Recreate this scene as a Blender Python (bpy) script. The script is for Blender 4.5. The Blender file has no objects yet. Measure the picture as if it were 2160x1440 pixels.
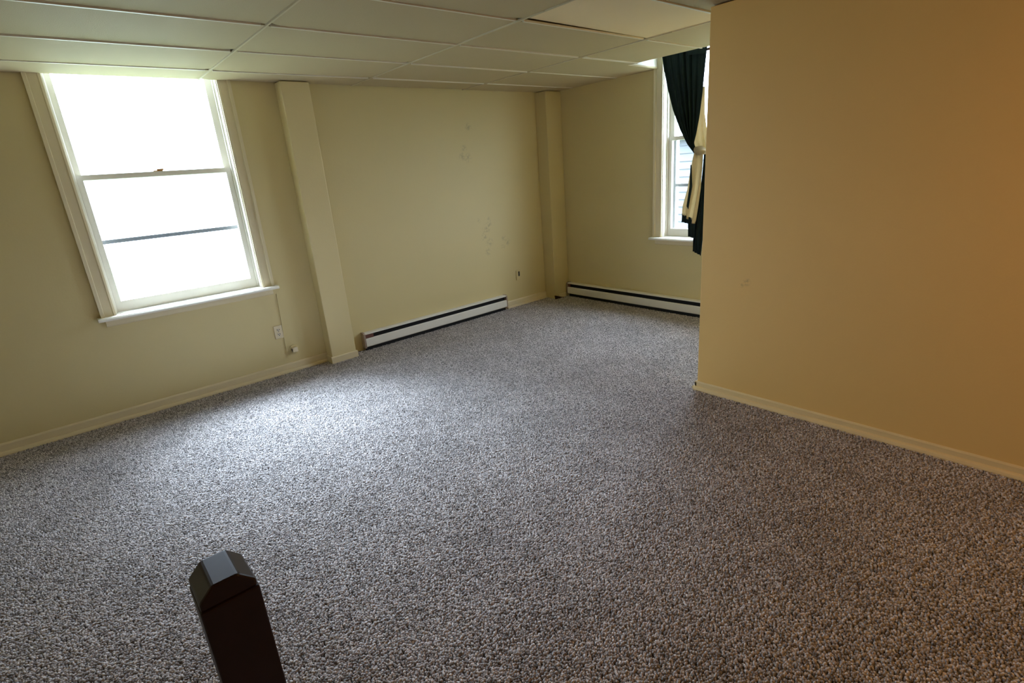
import bpy, bmesh, math, random
from mathutils import Vector, Matrix
random.seed(7)
S = bpy.context.scene
COL = S.collection
PI = math.pi

# ------------------------------------------------------------------ dimensions (metres)
H = 2.348            # underside of the dropped ceiling
YB = 4.695           # inside face of the back wall
XC = 4.752           # inside face of the right wall
XL, YF = -1.6, -3.2  # left wall, wall behind the camera
PX, PY = 3.154, 1.808  # nearest corner of the partition
WT = 0.20            # wall thickness
TOP = 2.95           # structural ceiling above the dropped one

# ------------------------------------------------------------------ camera
cam_d = bpy.data.cameras.new('camera')
cam = bpy.data.objects.new('camera', cam_d)
COL.objects.link(cam)
yaw, pitch, roll = -0.6931, -0.3145, -0.0792
f0 = Vector((-math.sin(yaw), math.cos(yaw), 0)); r0 = Vector((math.cos(yaw), math.sin(yaw), 0)); u0 = Vector((0, 0, 1))
fw = f0 * math.cos(pitch) + u0 * math.sin(pitch)
u1 = u0 * math.cos(pitch) - f0 * math.sin(pitch)
rt = r0 * math.cos(roll) + u1 * math.sin(roll)
up = u1 * math.cos(roll) - r0 * math.sin(roll)
m = Matrix((rt, up, -fw)).transposed().to_4x4()
m.translation = (0, 0, 1.5594)
cam.matrix_world = m
cam_d.sensor_width = 36
cam_d.lens = 1115.65 / 2160 * 36
cam_d.clip_start = 0.02
S.camera = cam

# ------------------------------------------------------------------ light and exposure
W = bpy.data.worlds.new('overcast_sky')
S.world = W
W.use_nodes = True
bg = W.node_tree.nodes['Background']
bg.inputs['Color'].default_value = (0.77, 0.91, 1.12, 1)
bg.inputs['Strength'].default_value = 30.0
# overcast sky: evenly three times brighter overhead than at the horizon
wt = W.node_tree
wc = wt.nodes.new('ShaderNodeTexCoord'); wsx = wt.nodes.new('ShaderNodeSeparateXYZ'); wmr = wt.nodes.new('ShaderNodeMapRange')
wmr.inputs['To Min'].default_value = 0.34 * 30; wmr.inputs['To Max'].default_value = 1.02 * 30
wt.links.new(wc.outputs['Generated'], wsx.inputs[0]); wt.links.new(wsx.outputs['Z'], wmr.inputs['Value'])
wt.links.new(wmr.outputs[0], bg.inputs['Strength'])
sun_d = bpy.data.lights.new('hazy_sun', 'SUN')
sun_d.energy = 28; sun_d.angle = math.radians(40); sun_d.color = (0.76, 0.90, 1.08)
sun = bpy.data.objects.new('hazy_sun', sun_d)
sun.rotation_euler = Vector((-0.13, 0.66, 0.75)).to_track_quat('Z', 'Y').to_euler()
COL.objects.link(sun)
S.view_settings.view_transform = 'Standard'
S.view_settings.look = 'None'
S.view_settings.gamma = 1
S.view_settings.use_curve_mapping = False
S.view_settings.exposure = 0.32
S.cycles.max_bounces = 14
S.cycles.diffuse_bounces = 9
S.cycles.transparent_max_bounces = 16
S.cycles.sample_clamp_indirect = 6
LAMP_W = 24.0


def portal(loc, rot, sx, sy):
    d = bpy.data.lights.new('window_portal', 'AREA')
    d.shape = 'RECTANGLE'; d.size = sx; d.size_y = sy
    d.cycles.is_portal = True
    o = bpy.data.objects.new('window_portal', d)
    o.location = loc; o.rotation_euler = rot
    COL.objects.link(o)


portal((0.73, YB + WT + 0.01, 1.7), (-PI / 2, 0, 0), 1.04, 1.9)
portal((XC + WT + 0.01, 2.67, 1.7), (0, PI / 2, 0), 1.9, 1.04)

# ------------------------------------------------------------------ helpers


def mat(name, color, rough=0.6, var=0.06, scale=3.0, bump=0.0, bscale=200.0, metal=0.0, sheen=0.0, spec=0.5):
    M = bpy.data.materials.new(name)
    M.use_nodes = True
    nt = M.node_tree
    b = nt.nodes['Principled BSDF']
    b.inputs['Roughness'].default_value = rough
    b.inputs['Metallic'].default_value = metal
    b.inputs['Specular IOR Level'].default_value = spec
    if sheen:
        b.inputs['Sheen Weight'].default_value = sheen
    tc = nt.nodes.new('ShaderNodeNewGeometry')
    n = nt.nodes.new('ShaderNodeTexNoise')
    n.inputs['Scale'].default_value = scale
    n.inputs['Detail'].default_value = 5
    nt.links.new(tc.outputs['Position'], n.inputs['Vector'])
    mx = nt.nodes.new('ShaderNodeMix'); mx.data_type = 'RGBA'; mx.name = 'tone'
    c = color
    mx.inputs[6].default_value = (c[0] * (1 - var), c[1] * (1 - var), c[2] * (1 - var * 1.2), 1)
    mx.inputs[7].default_value = (min(1, c[0] * (1 + var)), min(1, c[1] * (1 + var)), min(1, c[2] * (1 + var)), 1)
    nt.links.new(n.outputs['Fac'], mx.inputs[0])
    nt.links.new(mx.outputs[2], b.inputs['Base Color'])
    if bump:
        n2 = nt.nodes.new('ShaderNodeTexNoise')
        n2.inputs['Scale'].default_value = bscale
        n2.inputs['Detail'].default_value = 3
        nt.links.new(tc.outputs['Position'], n2.inputs['Vector'])
        bp = nt.nodes.new('ShaderNodeBump')
        bp.inputs['Strength'].default_value = bump
        bp.inputs['Distance'].default_value = 0.004
        nt.links.new(n2.outputs['Fac'], bp.inputs['Height'])
        nt.links.new(bp.outputs['Normal'], b.inputs['Normal'])
    return M


def stains(M, spots, color, strength):
    """scuff marks with a place of their own on the wall: (x, y, z, radius)"""
    nt = M.node_tree
    b = nt.nodes['Principled BSDF']
    base = nt.nodes['tone'].outputs[2]
    g = nt.nodes.new('ShaderNodeNewGeometry')
    nz = nt.nodes.new('ShaderNodeTexNoise'); nz.inputs['Scale'].default_value = 45; nz.inputs['Detail'].default_value = 4
    nt.links.new(g.outputs['Position'], nz.inputs['Vector'])
    acc = None
    for (x, y, z, r) in spots:
        d = nt.nodes.new('ShaderNodeVectorMath'); d.operation = 'DISTANCE'
        nt.links.new(g.outputs['Position'], d.inputs[0]); d.inputs[1].default_value = (x, y, z)
        mr = nt.nodes.new('ShaderNodeMapRange')
        mr.inputs['From Min'].default_value = r; mr.inputs['From Max'].default_value = r * 0.2
        nt.links.new(d.outputs['Value'], mr.inputs['Value'])
        if acc is None:
            acc = mr.outputs[0]
        else:
            a = nt.nodes.new('ShaderNodeMath'); a.operation = 'MAXIMUM'
            nt.links.new(acc, a.inputs[0]); nt.links.new(mr.outputs[0], a.inputs[1]); acc = a.outputs[0]
    rm = nt.nodes.new('ShaderNodeMapRange')
    rm.inputs['From Min'].default_value = 0.42; rm.inputs['From Max'].default_value = 0.62
    nt.links.new(nz.outputs['Fac'], rm.inputs['Value'])
    mu = nt.nodes.new('ShaderNodeMath'); mu.operation = 'MULTIPLY'
    nt.links.new(acc, mu.inputs[0]); nt.links.new(rm.outputs[0], mu.inputs[1])
    mu2 = nt.nodes.new('ShaderNodeMath'); mu2.operation = 'MULTIPLY'; mu2.inputs[1].default_value = strength
    nt.links.new(mu.outputs[0], mu2.inputs[0])
    mx = nt.nodes.new('ShaderNodeMix'); mx.data_type = 'RGBA'
    nt.links.new(mu2.outputs[0], mx.inputs[0]); nt.links.new(base, mx.inputs[6])
    mx.inputs[7].default_value = (*color, 1)
    nt.links.new(mx.outputs[2], b.inputs['Base Color'])


def link(name, bm, material, parent=None, smooth=False, loc=None, bevel=0.0):
    bmesh.ops.recalc_face_normals(bm, faces=bm.faces)
    me = bpy.data.meshes.new(name)
    bm.to_mesh(me); bm.free()
    if material:
        me.materials.append(material)
    o = bpy.data.objects.new(name, me)
    COL.objects.link(o)
    if loc:
        o.location = loc
    if parent:
        o.parent = parent
    if smooth:
        for p in me.polygons:
            p.use_smooth = True
    if bevel:
        b = o.modifiers.new('edge', 'BEVEL'); b.width = bevel; b.segments = 2; b.limit_method = 'ANGLE'
    return o


def add_box(bm, lo, hi):
    vs = [bm.verts.new((x, y, z)) for x in (lo[0], hi[0]) for y in (lo[1], hi[1]) for z in (lo[2], hi[2])]
    for q in ((0, 1, 3, 2), (4, 6, 7, 5), (0, 4, 5, 1), (2, 3, 7, 6), (0, 2, 6, 4), (1, 5, 7, 3)):
        bm.faces.new([vs[i] for i in q])


def box(name, lo, hi, material, parent=None, bevel=0.0):
    bm = bmesh.new(); add_box(bm, lo, hi)
    return link(name, bm, material, parent, bevel=bevel)


def boxes(name, lst, material, parent=None, bevel=0.0):
    bm = bmesh.new()
    for lo, hi in lst:
        add_box(bm, lo, hi)
    return link(name, bm, material, parent, bevel=bevel)


def add_prism(bm, pts, axis, a, b):
    """extrude a closed 2-D outline along axis 0/1/2 from a to b"""
    def P(p, t):
        if axis == 0: return (t, p[0], p[1])
        if axis == 1: return (p[0], t, p[1])
        return (p[0], p[1], t)
    A = [bm.verts.new(P(p, a)) for p in pts]; B = [bm.verts.new(P(p, b)) for p in pts]
    n = len(pts)
    bm.faces.new(A); bm.faces.new(B[::-1])
    for i in range(n):
        bm.faces.new((A[i], A[(i + 1) % n], B[(i + 1) % n], B[i]))


def prism(name, pts, axis, a, b, material, parent=None, bevel=0.0):
    bm = bmesh.new(); add_prism(bm, pts, axis, a, b)
    return link(name, bm, material, parent, bevel=bevel)


def cyl(name, p, axis, r, length, material, parent=None, n=24, bevel=0.0, smooth=False):
    bm = bmesh.new()
    c = [(r * math.cos(2 * PI * i / n), r * math.sin(2 * PI * i / n)) for i in range(n)]
    add_prism(bm, c, axis, 0, length)
    return link(name, bm, material, parent, loc=p, bevel=bevel, smooth=smooth)


def empty(name, loc=(0, 0, 0), rz=0):
    o = bpy.data.objects.new(name, None)
    o.empty_display_size = 0.1
    COL.objects.link(o)
    o.location = loc; o.rotation_euler = (0, 0, rz)
    return o


def tag(o, label=None, cat=None, group=None, kind=None):
    if label: o['label'] = label
    if cat: o['category'] = cat
    if group: o['group'] = group
    if kind: o['kind'] = kind
    return o


def struct(o, label, cat):
    return tag(o, label, cat, None, 'structure')


# ------------------------------------------------------------------ materials
M_wall = mat('cream_wall_paint', (0.63, 0.535, 0.28), 0.55, 0.03, 1.5, 0.12, 90)
M_wallB = mat('cream_wall_paint_scuffed', (0.63, 0.535, 0.28), 0.55, 0.03, 1.5, 0.12, 90)
M_part = mat('cream_partition_paint', (0.80, 0.53, 0.18), 0.5, 0.03, 1.5, 0.12, 90)
M_trim = mat('cream_trim_paint', (0.70, 0.61, 0.40), 0.4, 0.04, 6)
M_pil = mat('cream_pilaster_paint', (0.68, 0.58, 0.32), 0.45, 0.03, 1.5, 0.1, 90)
M_ptrim = mat('tan_base_paint', (0.76, 0.60, 0.31), 0.4, 0.04, 6)
M_case = mat('cream_casing_paint', (0.70, 0.62, 0.42), 0.38, 0.04, 8)
M_run = mat('ceiling_runner_paint', (0.60, 0.515, 0.345), 0.6, 0.03, 5)
M_white = mat('white_window_paint', (0.80, 0.77, 0.68), 0.38, 0.04, 8)
M_tile = mat('ceiling_tile_board', (0.525, 0.43, 0.26), 0.75, 0.04, 2.0, 0.35, 260)
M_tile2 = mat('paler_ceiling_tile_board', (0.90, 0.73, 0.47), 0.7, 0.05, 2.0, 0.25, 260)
M_bar = mat('ceiling_grid_metal', (0.78, 0.73, 0.62), 0.4, 0.03, 5)
M_panel = mat('brown_wall_panelling', (0.16, 0.10, 0.06), 0.5, 0.25, 8)
M_slab = mat('old_plaster', (0.45, 0.43, 0.38), 0.9, 0.1, 4)
M_heat = mat('heater_white_enamel', (0.78, 0.76, 0.70), 0.35, 0.05, 12)
M_cap = mat('heater_end_enamel', (0.33, 0.25, 0.20), 0.4, 0.1, 14)
M_fin = mat('heater_dark_fins', (0.004, 0.004, 0.005), 0.8, 0.3, 60)
M_rust = mat('rusty_red_metal', (0.13, 0.05, 0.035), 0.7, 0.3, 60)
M_plate = mat('cream_plastic', (0.72, 0.66, 0.52), 0.35, 0.03, 30)
M_ivory = mat('ivory_plastic', (0.70, 0.61, 0.42), 0.35, 0.03, 30)
M_dark = mat('dark_slot', (0.02, 0.018, 0.015), 0.6, 0.2, 60)
M_wood = mat('dark_mahogany', (0.020, 0.006, 0.005), 0.45, 0.4, 30)
M_oldwood = mat('old_brown_wood', (0.05, 0.022, 0.012), 0.7, 0.3, 40)
M_curt = mat('dark_green_curtain_cloth', (0.008, 0.017, 0.017), 0.85, 0.25, 40, 0.2, 400, spec=.2)
M_lin = mat('beige_lining_cloth', (0.52, 0.44, 0.29), 0.8, 0.08, 30, 0.2, 400, sheen=0.2)
M_rod = mat('brown_curtain_rod_wood', (0.10, 0.035, 0.018), 0.5, 0.3, 40)
M_brass = mat('aged_brass', (0.55, 0.42, 0.2), 0.35, 0.1, 40, metal=0.9)
M_storm = mat('grey_storm_frame', (0.12, 0.125, 0.13), 0.45, 0.08, 30)
M_floor = mat('subfloor_boards', (0.10, 0.09, 0.085), 0.9, 0.2, 10)
M_siding = mat('pale_blue_siding', (0.064, 0.070, 0.078), 0.7, 0.05, 2)
M_roof = mat('grey_roof', (0.03, 0.03, 0.035), 0.8, 0.2, 5)
M_lawn = mat('lawn_ground', (0.055, 0.08, 0.035), 0.9, 0.3, 3)
M_leaf = mat('hedge_leaves', (0.05, 0.085, 0.03), 0.7, 0.4, 9)

stains(M_wallB, [(3.538, YB, 2.001, .05), (3.457, YB, 1.796, .05), (3.43, YB, 1.72, .05), (3.50, YB, 1.70, .06),
                 (3.567, YB, 1.053, .035), (3.711, YB, 1.045, .04), (3.66, YB, .95, .07), (3.63, YB, .87, .06), (3.70, YB, .99, .05),
                 (3.69, YB, .80, .06), (3.66, YB, .70, .05), (3.884, YB, .723, .04), (3.946, YB, .768, .05), (3.90, YB, .82, .04)],
       (0.24, 0.21, 0.15), 0.42)
stains(M_part, [(PX, 1.532, .766, .018), (PX, 1.50, .79, .03)], (0.25, 0.16, 0.07), 0.5)


def glass_mat():
    M = bpy.data.materials.new('window_glass')
    M.use_nodes = True
    nt = M.node_tree
    for n in list(nt.nodes):
        nt.nodes.remove(n)
    out = nt.nodes.new('ShaderNodeOutputMaterial')
    tr = nt.nodes.new('ShaderNodeBsdfTransparent'); tr.inputs[0].default_value = (0.97, 0.985, 0.985, 1)
    gl = nt.nodes.new('ShaderNodeBsdfGlossy'); gl.inputs['Roughness'].default_value = 0.02
    lw = nt.nodes.new('ShaderNodeLayerWeight'); lw.inputs['Blend'].default_value = 0.5
    pw = nt.nodes.new('ShaderNodeMath'); pw.operation = 'POWER'; pw.inputs[1].default_value = 5
    fr = nt.nodes.new('ShaderNodeMath'); fr.operation = 'MULTIPLY_ADD'; fr.inputs[1].default_value = .8; fr.inputs[2].default_value = .03
    nt.links.new(lw.outputs['Facing'], pw.inputs[0]); nt.links.new(pw.outputs[0], fr.inputs[0])
    mx = nt.nodes.new('ShaderNodeMixShader')
    nt.links.new(fr.outputs[0], mx.inputs[0]); nt.links.new(tr.outputs[0], mx.inputs[1]); nt.links.new(gl.outputs[0], mx.inputs[2])
    nt.links.new(mx.outputs[0], out.inputs[0])
    return M


M_glass = glass_mat()

# ------------------------------------------------------------------ room shell
OW = 0.52                      # half width of a window opening
OZ0, OZ1 = 0.76, 2.64
W1X, W2Y = 0.73, 2.67
struct(box('floor', (XL - WT, YF - WT, -0.25), (XC + WT, YB + WT, -0.012), M_floor), 'floor slab under the grey carpet', 'floor')


def wall_hole(a0, a1, h0, h1):
    return [((a0, -0.25), (h0, TOP)), ((h1, -0.25), (a1, TOP)), ((h0, -0.25), (h1, OZ0)), ((h0, OZ1), (h1, TOP))]


struct(boxes('wall_back', [((a[0], YB, a[1]), (b[0], YB + WT, b[1])) for a, b in wall_hole(XL - WT, XC + WT, W1X - OW, W1X + OW)], M_wallB),
       'cream painted back wall with grey scuff marks', 'wall')
struct(boxes('wall_right', [((XC, a[0], a[1]), (XC + WT, b[0], b[1])) for a, b in wall_hole(YF - WT, YB, W2Y - OW, W2Y + OW)], M_wall),
       'cream painted wall holding the curtained window', 'wall')
struct(box('wall_left', (XL - WT, YF - WT, -0.25), (XL, YB, TOP), M_wall), 'cream side wall', 'wall')
struct(box('wall_front', (XL, YF - WT, -0.25), (XC, YF, TOP), M_panel), 'brown panelled wall behind the viewpoint', 'wall')
struct(box('wall_partition', (PX, YF, -0.011), (XC, PY, H - 0.004), M_part, bevel=0.006), 'tan painted partition wall jutting into the room', 'wall')
struct(box('wall_pilaster', (1.661, YB - .125, -0.011), (1.893, YB, H - 0.004), M_pil, bevel=0.006), 'cream boxed pilaster on the back wall', 'wall')
struct(box('wall_column', (4.51, YB - .173, -0.011), (XC, YB, H - 0.004), M_wall, bevel=0.006), 'cream boxed column filling the far corner', 'wall')

# baseboards: flat board and a quarter-round shoe
SHOE = [(0.0, 0.0), (0.022, 0.0), (0.022, 0.014), (0.018, 0.024), (0.011, 0.03), (0.0, 0.032)]
BOARD = [(0.0, 0.0), (0.011, 0.0), (0.011, 0.066), (0.006, 0.076), (0.0, 0.078)]


def baseboard(name, runs, label, high=1.0, shoe=True, m=None):
    """runs: (axis, a, b, wall coordinate, direction into the room)"""
    bm = bmesh.new(); bs = bmesh.new()
    for axis, a, b, w, d in runs:
        add_prism(bm, [(w + d * p[0], -0.010 + p[1] * high + (0.01 if p[1] > .05 else 0)) for p in BOARD], axis, a, b)
        if shoe:
            add_prism(bs, [(w + d * (p[0] + .011) if p[0] else w + d * .011, -0.010 + p[1]) for p in SHOE], axis, a, b)
    o = struct(link(name, bm, m or M_trim), label, 'baseboard')
    if shoe:
        link('shoe_moulding', bs, m or M_trim, o)
    else:
        bs.free()
    return o


baseboard('baseboard_back', [(0, XL, 1.661, YB, -1), (0, 3.86, 4.51, YB, -1)], 'cream baseboard along the back wall')
baseboard('baseboard_left', [(1, YF, YB, XL, 1)], 'cream baseboard along the side wall')
baseboard('baseboard_partition', [(1, YF, PY + .012, PX, -1), (0, PX - .011, XC, PY, 1)], 'cream baseboard at the foot of the tan partition', 0.72, True, M_ptrim)
baseboard('baseboard_pilaster', [(0, 1.649, 1.905, YB - .125, -1), (1, YB - .125, YB - .012, 1.661, -1), (1, YB - .125, YB, 1.893, 1)],
          'cream base moulding wrapped around the pilaster', 0.75, False)
baseboard('baseboard_column', [(0, 4.56, 4.69, YB - .173, -1)], 'loose cream base piece at the corner column', 0.6, False)
bm = bmesh.new()
add_prism(bm, [(4.497, -.01), (4.68, -.01), (4.60, .006), (4.50, .042), (4.490, .042)], 1, YB - .193, YB - .175)
struct(link('trim_1', bm, M_oldwood), 'dark bare wood showing where base trim is missing at the corner column', 'trim')

# ------------------------------------------------------------------ dropped ceiling
ceil = struct(box('ceiling', (XL - WT, YF - WT, TOP), (XC + WT, YB + WT, TOP + .15), M_slab), 'suspended ceiling of large beige tiles in a thin grid', 'ceiling')
MX = [1.118 - 1.196 * 2, 1.118 - 1.196, 1.118, 2.314, 3.51, 4.706]
LY = [3.104 + .61 * k for k in range(-8, 3)]
PK = [4.255, 1.93, 3.215]        # light pocket in front of window 2: x from, y from, y to
P1 = [0.12, 1.335, 4.33]         # light pocket in front of window 1: x from, x to, y from


def tile_outline(x0, x1, y0, y1):
    x1 = XC - .003 if x1 > 4.6 else x1
    if x1 > PK[0] and y0 < PK[2] and y1 > PK[1]:
        if y1 <= PK[2] + .02 and y0 >= PK[1] - .02:
            return [(x0, y0), (PK[0], y0), (PK[0], y1), (x0, y1)]
        if y1 > PK[2]:
            return [(x0, y0), (PK[0] + .012, y0), (PK[0] - .004, PK[2]), (x1, PK[2] + .02), (x1, y1), (x0, y1)]
        return [(x0, y0), (x1, y0), (x1, PK[1]), (PK[0], PK[1]), (PK[0], y1), (x0, y1)]
    return [(x0, y0), (x1, y0), (x1, y1), (x0, y1)]


xs = [XL + .002] + [x for x in MX if x > XL + .1][:5] + []
cols_x = list(zip([XL] + MX[1:5], MX[1:5] + [XC]))
cols_y = [(max(YF, LY[i]), LY[i + 1]) for i in range(len(LY) - 1)] + [(LY[-1], YB)]
IN = 0.0085


def chip(pts):
    """break a few tile corners off"""
    if len(pts) != 4:
        return pts
    out = []
    for i, p in enumerate(pts):
        q0, q1 = pts[i - 1], pts[(i + 1) % 4]
        if random.random() < .4:
            for q in (q0, q1):
                L = math.dist(p, q); d = random.uniform(.022, .036) if abs(q[1] - p[1]) > .01 else random.uniform(.05, .11)
                out.append((p[0] + (q[0] - p[0]) / L * d, p[1] + (q[1] - p[1]) / L * d))
        else:
            out.append(p)
    return out


for cx0, cx1 in cols_x:
    for cy0, cy1 in cols_y:
        if cy1 <= YF + .05:
            continue
        if cx0 > 3.4 and cy1 < PY - .1:
            continue
        pts = chip(tile_outline(cx0 + .0068, cx1 - .0068, cy0 + IN, cy1 - IN))
        mx = sum(p[0] for p in pts) / len(pts); my = sum(p[1] for p in pts) / len(pts)
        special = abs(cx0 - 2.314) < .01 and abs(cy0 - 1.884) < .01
        bm = bmesh.new()
        add_prism(bm, [(p[0] - mx, p[1] - my) for p in pts], 2, 0.002, 0.016)
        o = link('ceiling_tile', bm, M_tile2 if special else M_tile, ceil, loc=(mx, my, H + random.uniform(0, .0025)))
        o.rotation_euler = (random.uniform(-.003, .003), random.uniform(-.002, .002), random.uniform(-.0015, .0015))
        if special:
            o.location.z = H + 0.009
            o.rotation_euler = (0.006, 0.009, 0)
# grid: long runners along y, cross tees along x, ends a little short of the runners
BW = 0.0068
BR = 0.0052
for i, x in enumerate(MX[1:5]):
    y0 = YF
    while y0 < YB - .05:
        y1 = min(y0 + 1.83, YB)
        box('grid_runner', (x - BR, y0 + .001, H - .0025), (x + BR, y1 - .003, H + .009), M_run, ceil)
        y0 = y1
for j, y in enumerate(LY[1:]):
    for k, (cx0, cx1) in enumerate(cols_x):
        if cx0 > 3.4 and y < PY:
            continue
        x1 = cx1
        if cx0 > 3.4:
            x1 = XC
            if PK[1] < y < PK[2]:
                x1 = PK[0]
        g = random.uniform(.004, .022)
        sag = random.uniform(-.002, .001)
        box('cross_tee', (cx0 + BW + g, y - BW, H - .003 + sag), (x1 - BW - random.uniform(.004, .03), y + BW, H + .008), M_bar, ceil)
# pocket boards around the curtained window's head, plus an added light shield
boxes('pocket_shield_board', [((PK[0] - .002, PK[1] - .02, H + .012), (PK[0] + .016, PK[2], TOP))], M_white, ceil)
box('pocket_shield_board', (PK[0] - .002, PK[2] + .022, H + .018), (XC, PK[2] + .038, TOP), M_white, ceil)
box('pocket_shield_board', (PK[0], PK[1] - .02, H + .018), (XC, PK[1] - .004, TOP), M_white, ceil)
box('pocket_shield_board', (.0, YB - .052, H + .019), (1.46, YB - .036, TOP), M_slab, ceil)  # unseen board added to keep daylight out of the space above the tiles
# ------------------------------------------------------------------ windows


def window(name, loc, rz, label):
    """local x to the right seen from inside, y outwards, z up from the floor"""
    root = struct(empty(name, loc, rz), label, 'window')
    w = OW
    j = bmesh.new()
    add_box(j, (-w, -.001, OZ0), (-w + .018, WT + .01, OZ1)); add_box(j, (w - .018, -.001, OZ0), (w, WT + .01, OZ1))
    add_box(j, (-w + .018, -.001, OZ1 - .018), (w - .018, WT + .01, OZ1)); add_box(j, (-w + .018, .02, OZ0), (w - .018, WT + .06, OZ0 + .02))
    link('jamb', j, M_white, root)
    CW = .09
    prof = [(0, 0), (0, -.016), (.012, -.020), (.018, -.016), (.066, -.018), (.070, -.030), (.090, -.032), (.090, 0)]
    for s in (-1, 1):
        bm = bmesh.new()
        add_prism(bm, [(s * (w - .012 + p[0]), p[1]) for p in prof], 2, OZ0 + .0, OZ1 + .10)
        link('casing', bm, M_case, root)
    bm = bmesh.new()
    add_prism(bm, [(p[1], OZ1 - .012 + p[0]) for p in prof], 0, -w + .012, w - .012)
    link('head_casing', bm, M_case, root)
    bm = bmesh.new()
    st = [(-.075, OZ0 - .006), (-.078, OZ0 + .006), (-.070, OZ0 + .016), (.02, OZ0 + .018), (.02, OZ0 - .006)]
    add_prism(bm, st, 0, -w - .10, w + .10)
    link('window_sill', bm, M_white, root)
    bm = bmesh.new()
    add_prism(bm, [(0, OZ0 - .006), (-.018, OZ0 - .006), (-.016, OZ0 - .050), (-.008, OZ0 - .058), (0, OZ0 - .058)], 0, -w - .06, w + .06)
    link('apron', bm, M_trim, root)
    for s in (-1, 1):
        box('stop_bead', (s * (w - .018) - .012, .055, OZ0 + .02), (s * (w - .018) + .012, .068, OZ1 - .02), M_white, root, .003)
    MR = 1.72

    def sash(y0, y1, z0, z1, bot, top):
        bm = bmesh.new(); a = w - .020; t = .048
        add_box(bm, (-a, y0, z0), (-a + t, y1, z1)); add_box(bm, (a - t, y0, z0), (a, y1, z1))
        add_box(bm, (-a + t, y0, z0), (a - t, y1, z0 + bot)); add_box(bm, (-a + t, y0, z1 - top), (a - t, y1, z1))
        o = link('sash', bm, M_white, root)
        box('glass_pane', (-a + t - .002, (y0 + y1) / 2 - .002, z0 + bot - .002), (a - t + .002, (y0 + y1) / 2 + .002, z1 - top + .002), M_glass, o)
        return o
    lo = sash(.070, .104, OZ0 + .022, MR + .018, .075, .034)
    hi = sash(.108, .142, MR - .018, OZ1 - .02, .034, .05)
    bm = bmesh.new()
    add_box(bm, (-.03, .078, MR + .018), (.03, .100, MR + .024)); add_box(bm, (-.008, .066, MR + .024), (.035, .086, MR + .034))
    link('sash_lock', bm, M_brass, lo)
    # storm frame outside with one rail
    bm = bmesh.new(); a = w - .020; t = .026
    y0, y1 = .176, .192
    add_box(bm, (-a, y0, OZ0 + .03), (-a + t, y1, OZ1 - .02)); add_box(bm, (a - t, y0, OZ0 + .03), (a, y1, OZ1 - .02))
    add_box(bm, (-a + t, y0, OZ0 + .03), (a - t, y1, OZ0 + .055)); add_box(bm, (-a + t, y0, OZ1 - .05), (a - t, y1, OZ1 - .02))
    add_box(bm, (-a + t, y0, 1.262), (a - t, y1, 1.290)); add_box(bm, (-a + t, y0, MR - .01), (a - t, y1, MR + .012))
    link('storm_frame', bm, M_storm, root)
    return root


window('window_1', (W1X, YB, 0), 0, 'white double hung window beside the pilaster')
window('window_2', (XC, W2Y, 0), -PI / 2, 'white double hung window behind the dark curtain')

# ------------------------------------------------------------------ baseboard heaters


def heater(name, loc, rz, L, label, cap_gap):
    """local x along the wall from 0 to L, y = 0 at the wall, -y into the room"""
    root = tag(empty(name, loc, rz), label, 'heater', 'electric baseboard heaters')
    D = .060
    box('back_plate', (.004, -.008, .02), (L - .004, 0, .172), M_heat, root)
    lip = [(-.0, .172), (-.044, .1745), (-D - .002, .168), (-D - .002, .158), (-D + .002, .158), (-D + .003, .164), (-.044, .1695), (0, .167)]
    prism('top_lip', lip, 0, .0, L, M_heat, root)
    face = [(-D, .118), (-D - .005, .112), (-D - .005, .044), (-D + .001, .035), (-D + .012, .035), (-D + .012, .038), (-D + .004, .039), (-D, .046), (-D, .110), (-D + .010, .114), (-D + .010, .118)]
    prism('front_cover', face, 0, .012, L - .012, M_heat, root)
    for a, b in ((-.004, .014), (L - .014, L + .004)):
        prism('end_cap', [(0, .018), (-D + .002, .024), (-D - .003, .05), (-D - .003, .166), (-.045, .176), (0, .176)], 0, a, b, M_cap, root)
    box('junction_cover', (.014, -D + .004, .118), (cap_gap, -D + .010, .158), M_rust, root)
    el = bmesh.new()
    add_box(el, (.016, -D + .030, .05), (L - .016, -.010, .150))
    add_box(el, (.016, -.0125, .152), (L - .016, -.0085, .1655))
    add_box(el, (.016, -D + .020, -.008), (L - .016, -.010, .058))
    link('heating_element', el, M_fin, root)
    return root


heater('baseboard_heater', (2.022, YB, 0), 0, 1.805, 'long white baseboard heater under the scuffed back wall beside the pilaster', .10)
heater('baseboard_heater', (XC, 4.495, 0), -PI / 2, 2.35, 'white baseboard heater beneath the curtained window, running behind the tan partition', .05)

# ------------------------------------------------------------------ wall fittings


def rounded(bm, cx, cz, w, h, y0, y1, n=8):
    add_prism(bm, [(cx + w * math.cos(t) * (1 if abs(math.cos(t)) < .75 else .75 / abs(math.cos(t)) * 1), cz + h * math.sin(t)) for t in [2 * PI * i / 24 for i in range(24)]], 1, y0, y1)


root = tag(empty('wall_outlet', (1.285, YB, .372)), 'cream duplex outlet plate below the window sill by the pilaster', 'outlet')
box('cover_plate', (-.035, -.007, -.057), (.035, -.0005, .057), M_ivory, root, .003)
for dz in (.0195, -.0195):
    bm = bmesh.new(); rounded(bm, 0, dz, .017, .0145, -.010, -.006)
    s = link('socket', bm, M_plate, root)
    boxes('slots', [((-.010, -.0106, dz - .003), (-.005, -.0095, dz + .008)), ((.005, -.0106, dz - .003), (.010, -.0095, dz + .008)), ((-.004, -.0106, dz - .012), (.004, -.0095, dz - .006))], M_dark, s)
cyl('screw', (0, -.0085, 0), 1, .003, .002, M_brass, root, 12)

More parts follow.
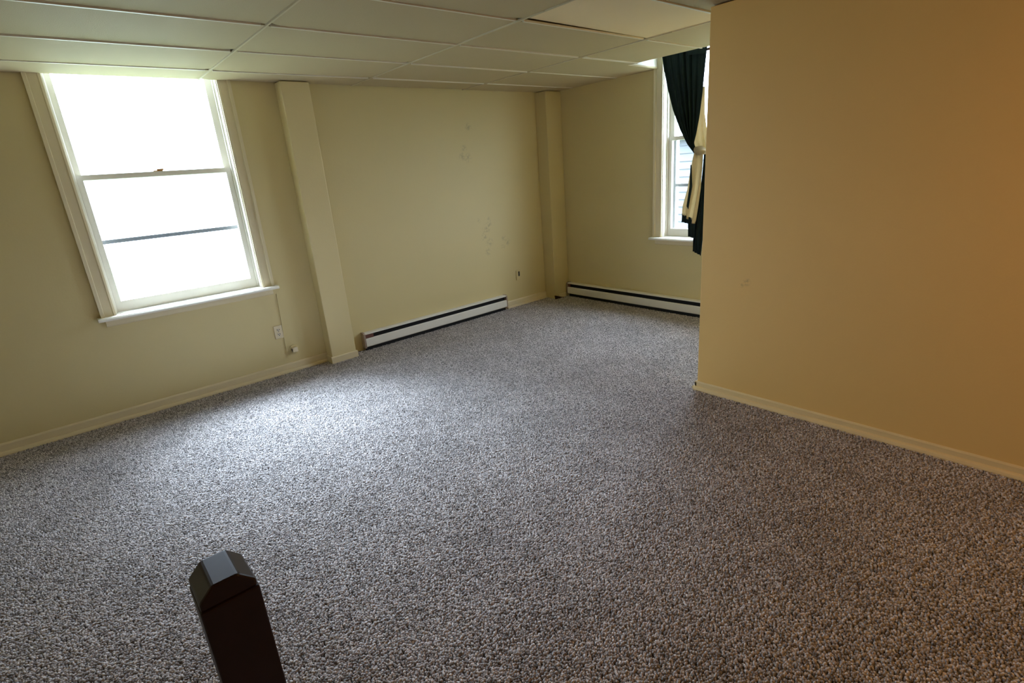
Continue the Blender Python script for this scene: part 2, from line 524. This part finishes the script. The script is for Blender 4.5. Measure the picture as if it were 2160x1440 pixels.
root = tag(empty('switch_plate', (4.075, YB, .36)), 'small painted wall plate with a dark slot near the corner column', 'wall plate')
box('cover_plate', (-.035, -.009, -.057), (.035, -.0005, .057), M_wall, root, .003)
box('slot', (-.004, -.016, -.012), (.014, -.008, .042), M_dark, root, .002)

root = tag(empty('phone_jack', (1.382, YB, .19)), 'round cream phone jack low on the wall beside the pilaster', 'phone jack')
cyl('round_base', (0, -.008, 0), 1, .040, .0075, M_wall, root, 32, .002)
box('jack_block', (-.022, -.040, -.022), (.024, -.007, .022), M_ivory, root, .004)
box('port', (-.0235, -.032, -.014), (-.021, -.010, .012), M_dark, root)
bm = bmesh.new()
prev = None
path = [(1.337, .70), (1.334, .60), (1.328, .45), (1.321, .30), (1.318, .17)]
for (x, z) in path:
    ring = [bm.verts.new((x - .0045, YB - .0005, z)), bm.verts.new((x - .0035, YB - .008, z)), bm.verts.new((x + .0035, YB - .008, z)), bm.verts.new((x + .0045, YB - .0005, z))]
    if prev:
        for i in range(4):
            bm.faces.new((prev[i], prev[(i + 1) % 4], ring[(i + 1) % 4], ring[i]))
    else:
        bm.faces.new(ring)
    prev = ring
bm.faces.new(prev)
tag(link('phone_cable', bm, M_wall), 'thin painted cable running down from the window sill to the phone jack', 'cable')

# ------------------------------------------------------------------ curtain


def lerp_poly(poly, t):
    """poly: list of (y, z); returns the point at fraction t of its length"""
    seg = [math.dist(poly[i], poly[i + 1]) for i in range(len(poly) - 1)]
    d = t * sum(seg)
    for i, s in enumerate(seg):
        if d <= s or i == len(seg) - 1:
            k = d / s if s else 0
            return (poly[i][0] + (poly[i + 1][0] - poly[i][0]) * k, poly[i][1] + (poly[i + 1][1] - poly[i][1]) * k)
        d -= s


def sheet(name, left, right, x, folds, amp, material, parent, nu=90, nv=50, seed=0, thick=.003, bulge=0.0, lock=None):
    bm = bmesh.new()
    rng = random.Random(seed)
    ph = [rng.uniform(0, 6.28) for _ in range(3)]
    g = []
    for v in range(nv + 1):
        t = v / nv
        L = lerp_poly(left, t); Rr = lerp_poly(right, t)
        wd = abs(L[0] - Rr[0])
        row = []
        L = (L[0] * KS, 1.559 + (L[1] - 1.559) * KS); Rr = (Rr[0] * KS, 1.559 + (Rr[1] - 1.559) * KS)
        for u in range(nu + 1):
            s = u / nu
            sw = s + .012 * math.sin(7 * s + 3 * t + ph[0])
            y = L[0] + (Rr[0] - L[0]) * sw; z = L[1] + (Rr[1] - L[1]) * s
            a = amp * min(1, wd / .25 + .25) * (.75 + .45 * math.sin(8.3 * sw + ph[0] * 2))
            w_ = math.sin(2 * PI * folds * sw + ph[1] + .8 * math.sin(2.2 * t + ph[2]))
            dx = a * (w_ * .75 + .35 * math.sin(2 * PI * folds * 1.9 * sw + ph[2])) - bulge * math.sin(PI * s)
            row.append(bm.verts.new((x + dx, y, z)))
        g.append(row)
    for v in range(nv):
        for u in range(nu):
            bm.faces.new((g[v][u], g[v][u + 1], g[v + 1][u + 1], g[v + 1][u]))
    o = link(name, bm, material, parent, smooth=True)
    sd = o.modifiers.new('cloth_thickness', 'SOLIDIFY'); sd.thickness = thick; sd.offset = 0
    return o


XR = XC - .118
KS = XR / 4.672        # outlines were measured on the plane x = 4.672
cur = tag(empty('curtain', (0, 0, 0)), 'dark green curtain with beige lining, tied back to one side of the window', 'curtain')
drape = sheet('drape', [(3.142, 2.45), (3.125, 2.35), (3.075, 2.15), (3.015, 1.96), (2.934, 1.78), (2.862, 1.655), (2.786, 1.565)],
              [(2.695, 2.44), (2.700, 2.38), (2.722, 2.10), (2.745, 1.90), (2.775, 1.74), (2.797, 1.66), (2.770, 1.585)], XR, 7, .022, M_curt, cur, 120, 60, 3)
sheet('header_band', [(2.86, 2.428), (2.86, 2.392)], [(2.695, 2.428), (2.695, 2.375)], XR - .026, 2, .004, M_curt, cur, 30, 6, 5)
sheet('lining', [(2.745, 2.12), (2.790, 1.88), (2.820, 1.74), (2.825, 1.66), (2.775, 1.56)], [(2.714, 2.12), (2.706, 1.90), (2.680, 1.76), (2.650, 1.66), (2.650, 1.575)],
      XR + .018, 3, .012, M_lin, cur, 50, 30, 8)
# gathered knot where it is tied
bm = bmesh.new()
n, mring = 28, 12
rings = []
for i in range(mring + 1):
    a = PI * i / mring
    ring = []
    for k in range(n):
        b = 2 * PI * k / n
        rr = 1 + .16 * math.sin(5 * b + 3 * a) + .08 * math.sin(9 * b)
        ring.append(bm.verts.new((XR - .012 + .040 * math.sin(a) * math.cos(b) * rr, 2.700 + .062 * math.cos(a), 1.588 + .036 * math.sin(a) * math.sin(b) * rr + .012 * math.cos(a))))
    rings.append(ring)
for i in range(mring):
    for k in range(n):
        bm.faces.new((rings[i][k], rings[i][(k + 1) % n], rings[i + 1][(k + 1) % n], rings[i + 1][k]))
bmesh.ops.remove_doubles(bm, verts=bm.verts, dist=.0004)
link('tieback_knot', bm, M_lin, cur, smooth=True)
tail = sheet('lined_tail', [(2.780, 1.59), (2.800, 1.50), (2.838, 1.25), (2.882, 1.10), (2.890, 1.015)],
             [(2.690, 1.56), (2.692, 1.45), (2.705, 1.25), (2.735, 1.06), (2.757, .93)], XR - .008, 2.3, .034, M_lin, cur, 80, 50, 11)
sheet('dark_fold', [(2.795, 1.47), (2.800, 1.28), (2.825, 1.10)], [(2.785, 1.47), (2.772, 1.28), (2.806, 1.07)], XR - .046, 1, .004, M_curt, tail, 12, 20, 9)
sheet('hem', [(2.891, 1.020), (2.893, .945)], [(2.790, .985), (2.790, .925)], XR - .010, 3, .016, M_curt, tail, 50, 8, 12)
sheet('hem', [(2.828, .95), (2.822, .81)], [(2.755, .95), (2.752, .79)], XR - .004, 2, .012, M_curt, tail, 40, 10, 14)
sheet('dark_tail', [(2.690, 1.56), (2.702, 1.36), (2.730, 1.10), (2.772, .88), (2.775, .665)],
      [(2.655, 1.56), (2.650, 1.30), (2.655, 1.10), (2.665, .88), (2.688, .630)], XR + .006, 3, .016, M_curt, cur, 60, 50, 17)

rod = tag(empty('curtain_rod', (XR + .042, 0, 2.408)), 'brown wooden rod carrying the dark curtain at the ceiling pocket', 'curtain rod')
cyl('rod', (0, 2.04, 0), 1, .011, 1.06, M_rod, rod, 20, smooth=True)
for y in (2.10, 3.07):
    boxes('bracket', [((.009, y - .008, -.012), (.074, y + .008, .002)), ((.070, y - .015, -.04), (.0745, y + .015, .04))], M_brass, rod)

# the thin lining lets daylight through
_n = M_lin.node_tree
_t = _n.nodes.new('ShaderNodeBsdfTranslucent'); _m = _n.nodes.new('ShaderNodeMixShader'); _m.inputs[0].default_value = .42
_n.links.new(_n.nodes['tone'].outputs[2], _t.inputs['Color'])
_n.links.new(_n.nodes['Principled BSDF'].outputs[0], _m.inputs[1]); _n.links.new(_t.outputs[0], _m.inputs[2])
_n.links.new(_m.outputs[0], _n.nodes['Material Output'].inputs['Surface'])

# ------------------------------------------------------------------ dark newel post nearest the camera
root = tag(empty('newel_post', (.071, .895, 0)), 'dark reddish brown wooden post cut by the bottom edge of the photo', 'post')
box('shaft', (-.045, -.045, -.011), (.045, .045, .93), M_wood, root, .003)
prism('post_cap', [(-.043, .93), (.043, .93), (.043, .945), (.020, .968), (-.020, .968), (-.043, .945)], 1, -.043, .043, M_wood, root, .004)

# ------------------------------------------------------------------ unseen ceiling lamp added behind the camera for warm light
root = tag(empty('added_ceiling_lamp', (1.9, -.9, H)), 'added round flush ceiling lamp, unseen behind the viewpoint, giving warm light', 'lamp')
cyl('lamp_base', (0, 0, -.03), 2, .16, .026, M_white, root, 40, .004)
M_glow = bpy.data.materials.new('lamp_diffuser_glow'); M_glow.use_nodes = True
e = M_glow.node_tree.nodes['Principled BSDF']
e.inputs['Base Color'].default_value = (.9, .85, .75, 1)
e.inputs['Emission Color'].default_value = (1, .50, .14, 1)
e.inputs['Emission Strength'].default_value = LAMP_W / (PI * .15 ** 2 * 2 * PI)
bm = bmesh.new()
bmesh.ops.create_uvsphere(bm, u_segments=32, v_segments=16, radius=.15)
for v in list(bm.verts):
    if v.co.z > .001:
        bm.verts.remove(v)
for v in bm.verts:
    v.co.z *= .45
link('diffuser', bm, M_glow, root, smooth=True, loc=(0, 0, -.03))

# ------------------------------------------------------------------ carpet pile
T = 0.4
NT = 54
rng = random.Random(3)
verts, faces, tint = [], [], []
for iy in range(NT):
    for ix in range(NT):
        cx = (ix + .5 + rng.uniform(-.45, .45)) / NT * T - T / 2; cy = (iy + .5 + rng.uniform(-.45, .45)) / NT * T - T / 2
        h = .0120 + rng.uniform(-.0045, .0024); r = rng.uniform(.0036, .0056)
        lx, ly = rng.gauss(0, .0012), rng.gauss(0, .0012)
        a0 = rng.uniform(0, 6.28); b = len(verts)
        c = rng.random()
        for zz, rr in ((0, 1), (.62 * h, 1), (.88 * h, .72)):
            for k in range(5):
                a = a0 + zz * 60 + 2 * PI * k / 5
                q = zz / h
                verts.append((cx + lx * q + rr * r * math.cos(a), cy + ly * q + rr * r * math.sin(a), -.0125 + zz))
        verts.append((cx + lx, cy + ly, -.0125 + h))
        for lv in (0, 5):
            for k in range(5):
                k2 = (k + 1) % 5
                faces.append((b + lv + k, b + lv + k2, b + lv + 5 + k2, b + lv + 5 + k))
        for k in range(5):
            faces.append((b + 10 + k, b + 10 + (k + 1) % 5, b + 15))
        tint += [c] * 16
me = bpy.data.meshes.new('carpet_pile')
me.from_pydata(verts, [], faces)
at = me.attributes.new('tint', 'FLOAT', 'POINT')
at.data.foreach_set('value', tint)
M_car = bpy.data.materials.new('grey_cut_pile_carpet'); M_car.use_nodes = True
nt = M_car.node_tree; b = nt.nodes['Principled BSDF']
b.inputs['Roughness'].default_value = .5; b.inputs['Specular IOR Level'].default_value = .6
b.inputs['Sheen Weight'].default_value = .5; b.inputs['Sheen Roughness'].default_value = .4
an = nt.nodes.new('ShaderNodeAttribute'); an.attribute_name = 'tint'
rp = nt.nodes.new('ShaderNodeValToRGB')
rp.color_ramp.elements[0].position = 0; rp.color_ramp.elements[0].color = (.15, .137, .133, 1)
rp.color_ramp.elements[1].position = 1; rp.color_ramp.elements[1].color = (.85, .80, .80, 1)
e1 = rp.color_ramp.elements.new(.35); e1.color = (.40, .37, .365, 1)
e2 = rp.color_ramp.elements.new(.75); e2.color = (.58, .538, .53, 1)
nt.links.new(an.outputs['Fac'], rp.inputs[0])
g = nt.nodes.new('ShaderNodeNewGeometry')
nz = nt.nodes.new('ShaderNodeTexNoise'); nz.inputs['Scale'].default_value = 2.2; nz.inputs['Detail'].default_value = 6
nt.links.new(g.outputs['Position'], nz.inputs['Vector'])
r2 = nt.nodes.new('ShaderNodeMapRange'); r2.inputs['To Min'].default_value = .72; r2.inputs['To Max'].default_value = 1.22
nt.links.new(nz.outputs['Fac'], r2.inputs['Value'])
vm = nt.nodes.new('ShaderNodeVectorMath'); vm.operation = 'SCALE'
nt.links.new(rp.outputs[0], vm.inputs[0]); nt.links.new(r2.outputs[0], vm.inputs['Scale'])
nt.links.new(vm.outputs[0], b.inputs['Base Color'])
tl = nt.nodes.new('ShaderNodeBsdfTranslucent'); mxs = nt.nodes.new('ShaderNodeMixShader'); mxs.inputs[0].default_value = .15
nt.links.new(vm.outputs[0], tl.inputs['Color'])
nt.links.new(b.outputs[0], mxs.inputs[1]); nt.links.new(tl.outputs[0], mxs.inputs[2])
nt.links.new(mxs.outputs[0], nt.nodes['Material Output'].inputs['Surface'])
me.materials.append(M_car)
for p in me.polygons:
    p.use_smooth = True
car = bpy.data.objects.new('carpet_pile', me)
COL.objects.link(car)
tag(car, 'grey speckled cut pile carpet covering the whole floor', 'carpet', None, 'stuff')
NX, NY = 16, 20
ng = bpy.data.node_groups.new('carpet_rows', 'GeometryNodeTree')
ng.interface.new_socket('Geometry', in_out='INPUT', socket_type='NodeSocketGeometry')
ng.interface.new_socket('Geometry', in_out='OUTPUT', socket_type='NodeSocketGeometry')
N = ng.nodes
gi = N.new('NodeGroupInput'); go = N.new('NodeGroupOutput')
gr = N.new('GeometryNodeMeshGrid')
gr.inputs['Size X'].default_value = T * (NX - 1); gr.inputs['Size Y'].default_value = T * (NY - 1)
gr.inputs['Vertices X'].default_value = NX; gr.inputs['Vertices Y'].default_value = NY
sp = N.new('GeometryNodeSetPosition'); sp.inputs['Offset'].default_value = ((XL + XC) / 2, (YF + YB) / 2, 0)
ip = N.new('GeometryNodeInstanceOnPoints')
rv = N.new('FunctionNodeRandomValue'); rv.data_type = 'INT'
rv.inputs[4].default_value = 0; rv.inputs[5].default_value = 3
ml = N.new('ShaderNodeMath'); ml.operation = 'MULTIPLY'; ml.inputs[1].default_value = PI / 2
cb = N.new('ShaderNodeCombineXYZ')
Lk = ng.links.new
Lk(gr.outputs['Mesh'], sp.inputs['Geometry']); Lk(sp.outputs['Geometry'], ip.inputs['Points']); Lk(gi.outputs[0], ip.inputs['Instance'])
Lk(rv.outputs[2], ml.inputs[0]); Lk(ml.outputs[0], cb.inputs['Z']); Lk(cb.outputs[0], ip.inputs['Rotation'])
Lk(ip.outputs[0], go.inputs[0])
md = car.modifiers.new('carpet_rows', 'NODES'); md.node_group = ng

# ------------------------------------------------------------------ outdoors
bm = bmesh.new()
add_box(bm, (-14, YB + WT + .02, -.9), (24, 26, -.6)); add_box(bm, (XC + WT + .02, -14, -.9), (24, YB + WT + .02, -.6))
struct(link('lawn', bm, M_lawn), 'lawn outside the windows', 'ground')
hs = tag(empty('neighbour_house', (13.5, 4.5, -.6)), 'pale sided house seen through the lower sash behind the curtain', 'house')
z = 0.0
while z < 2.6:
    prism('siding_board', [(-.012, z), (-.030, z + .004), (-.010, z + .203), (0, z + .203)], 1, -5, 4, M_siding, hs)
    z += .2
box('wall_core', (0, -5, 0), (4, 4, 2.62), M_siding, hs)
prism('roof', [(-.25, 2.6), (2, 2.85), (4.25, 2.6)], 1, -5.3, 4.3, M_siding, hs)
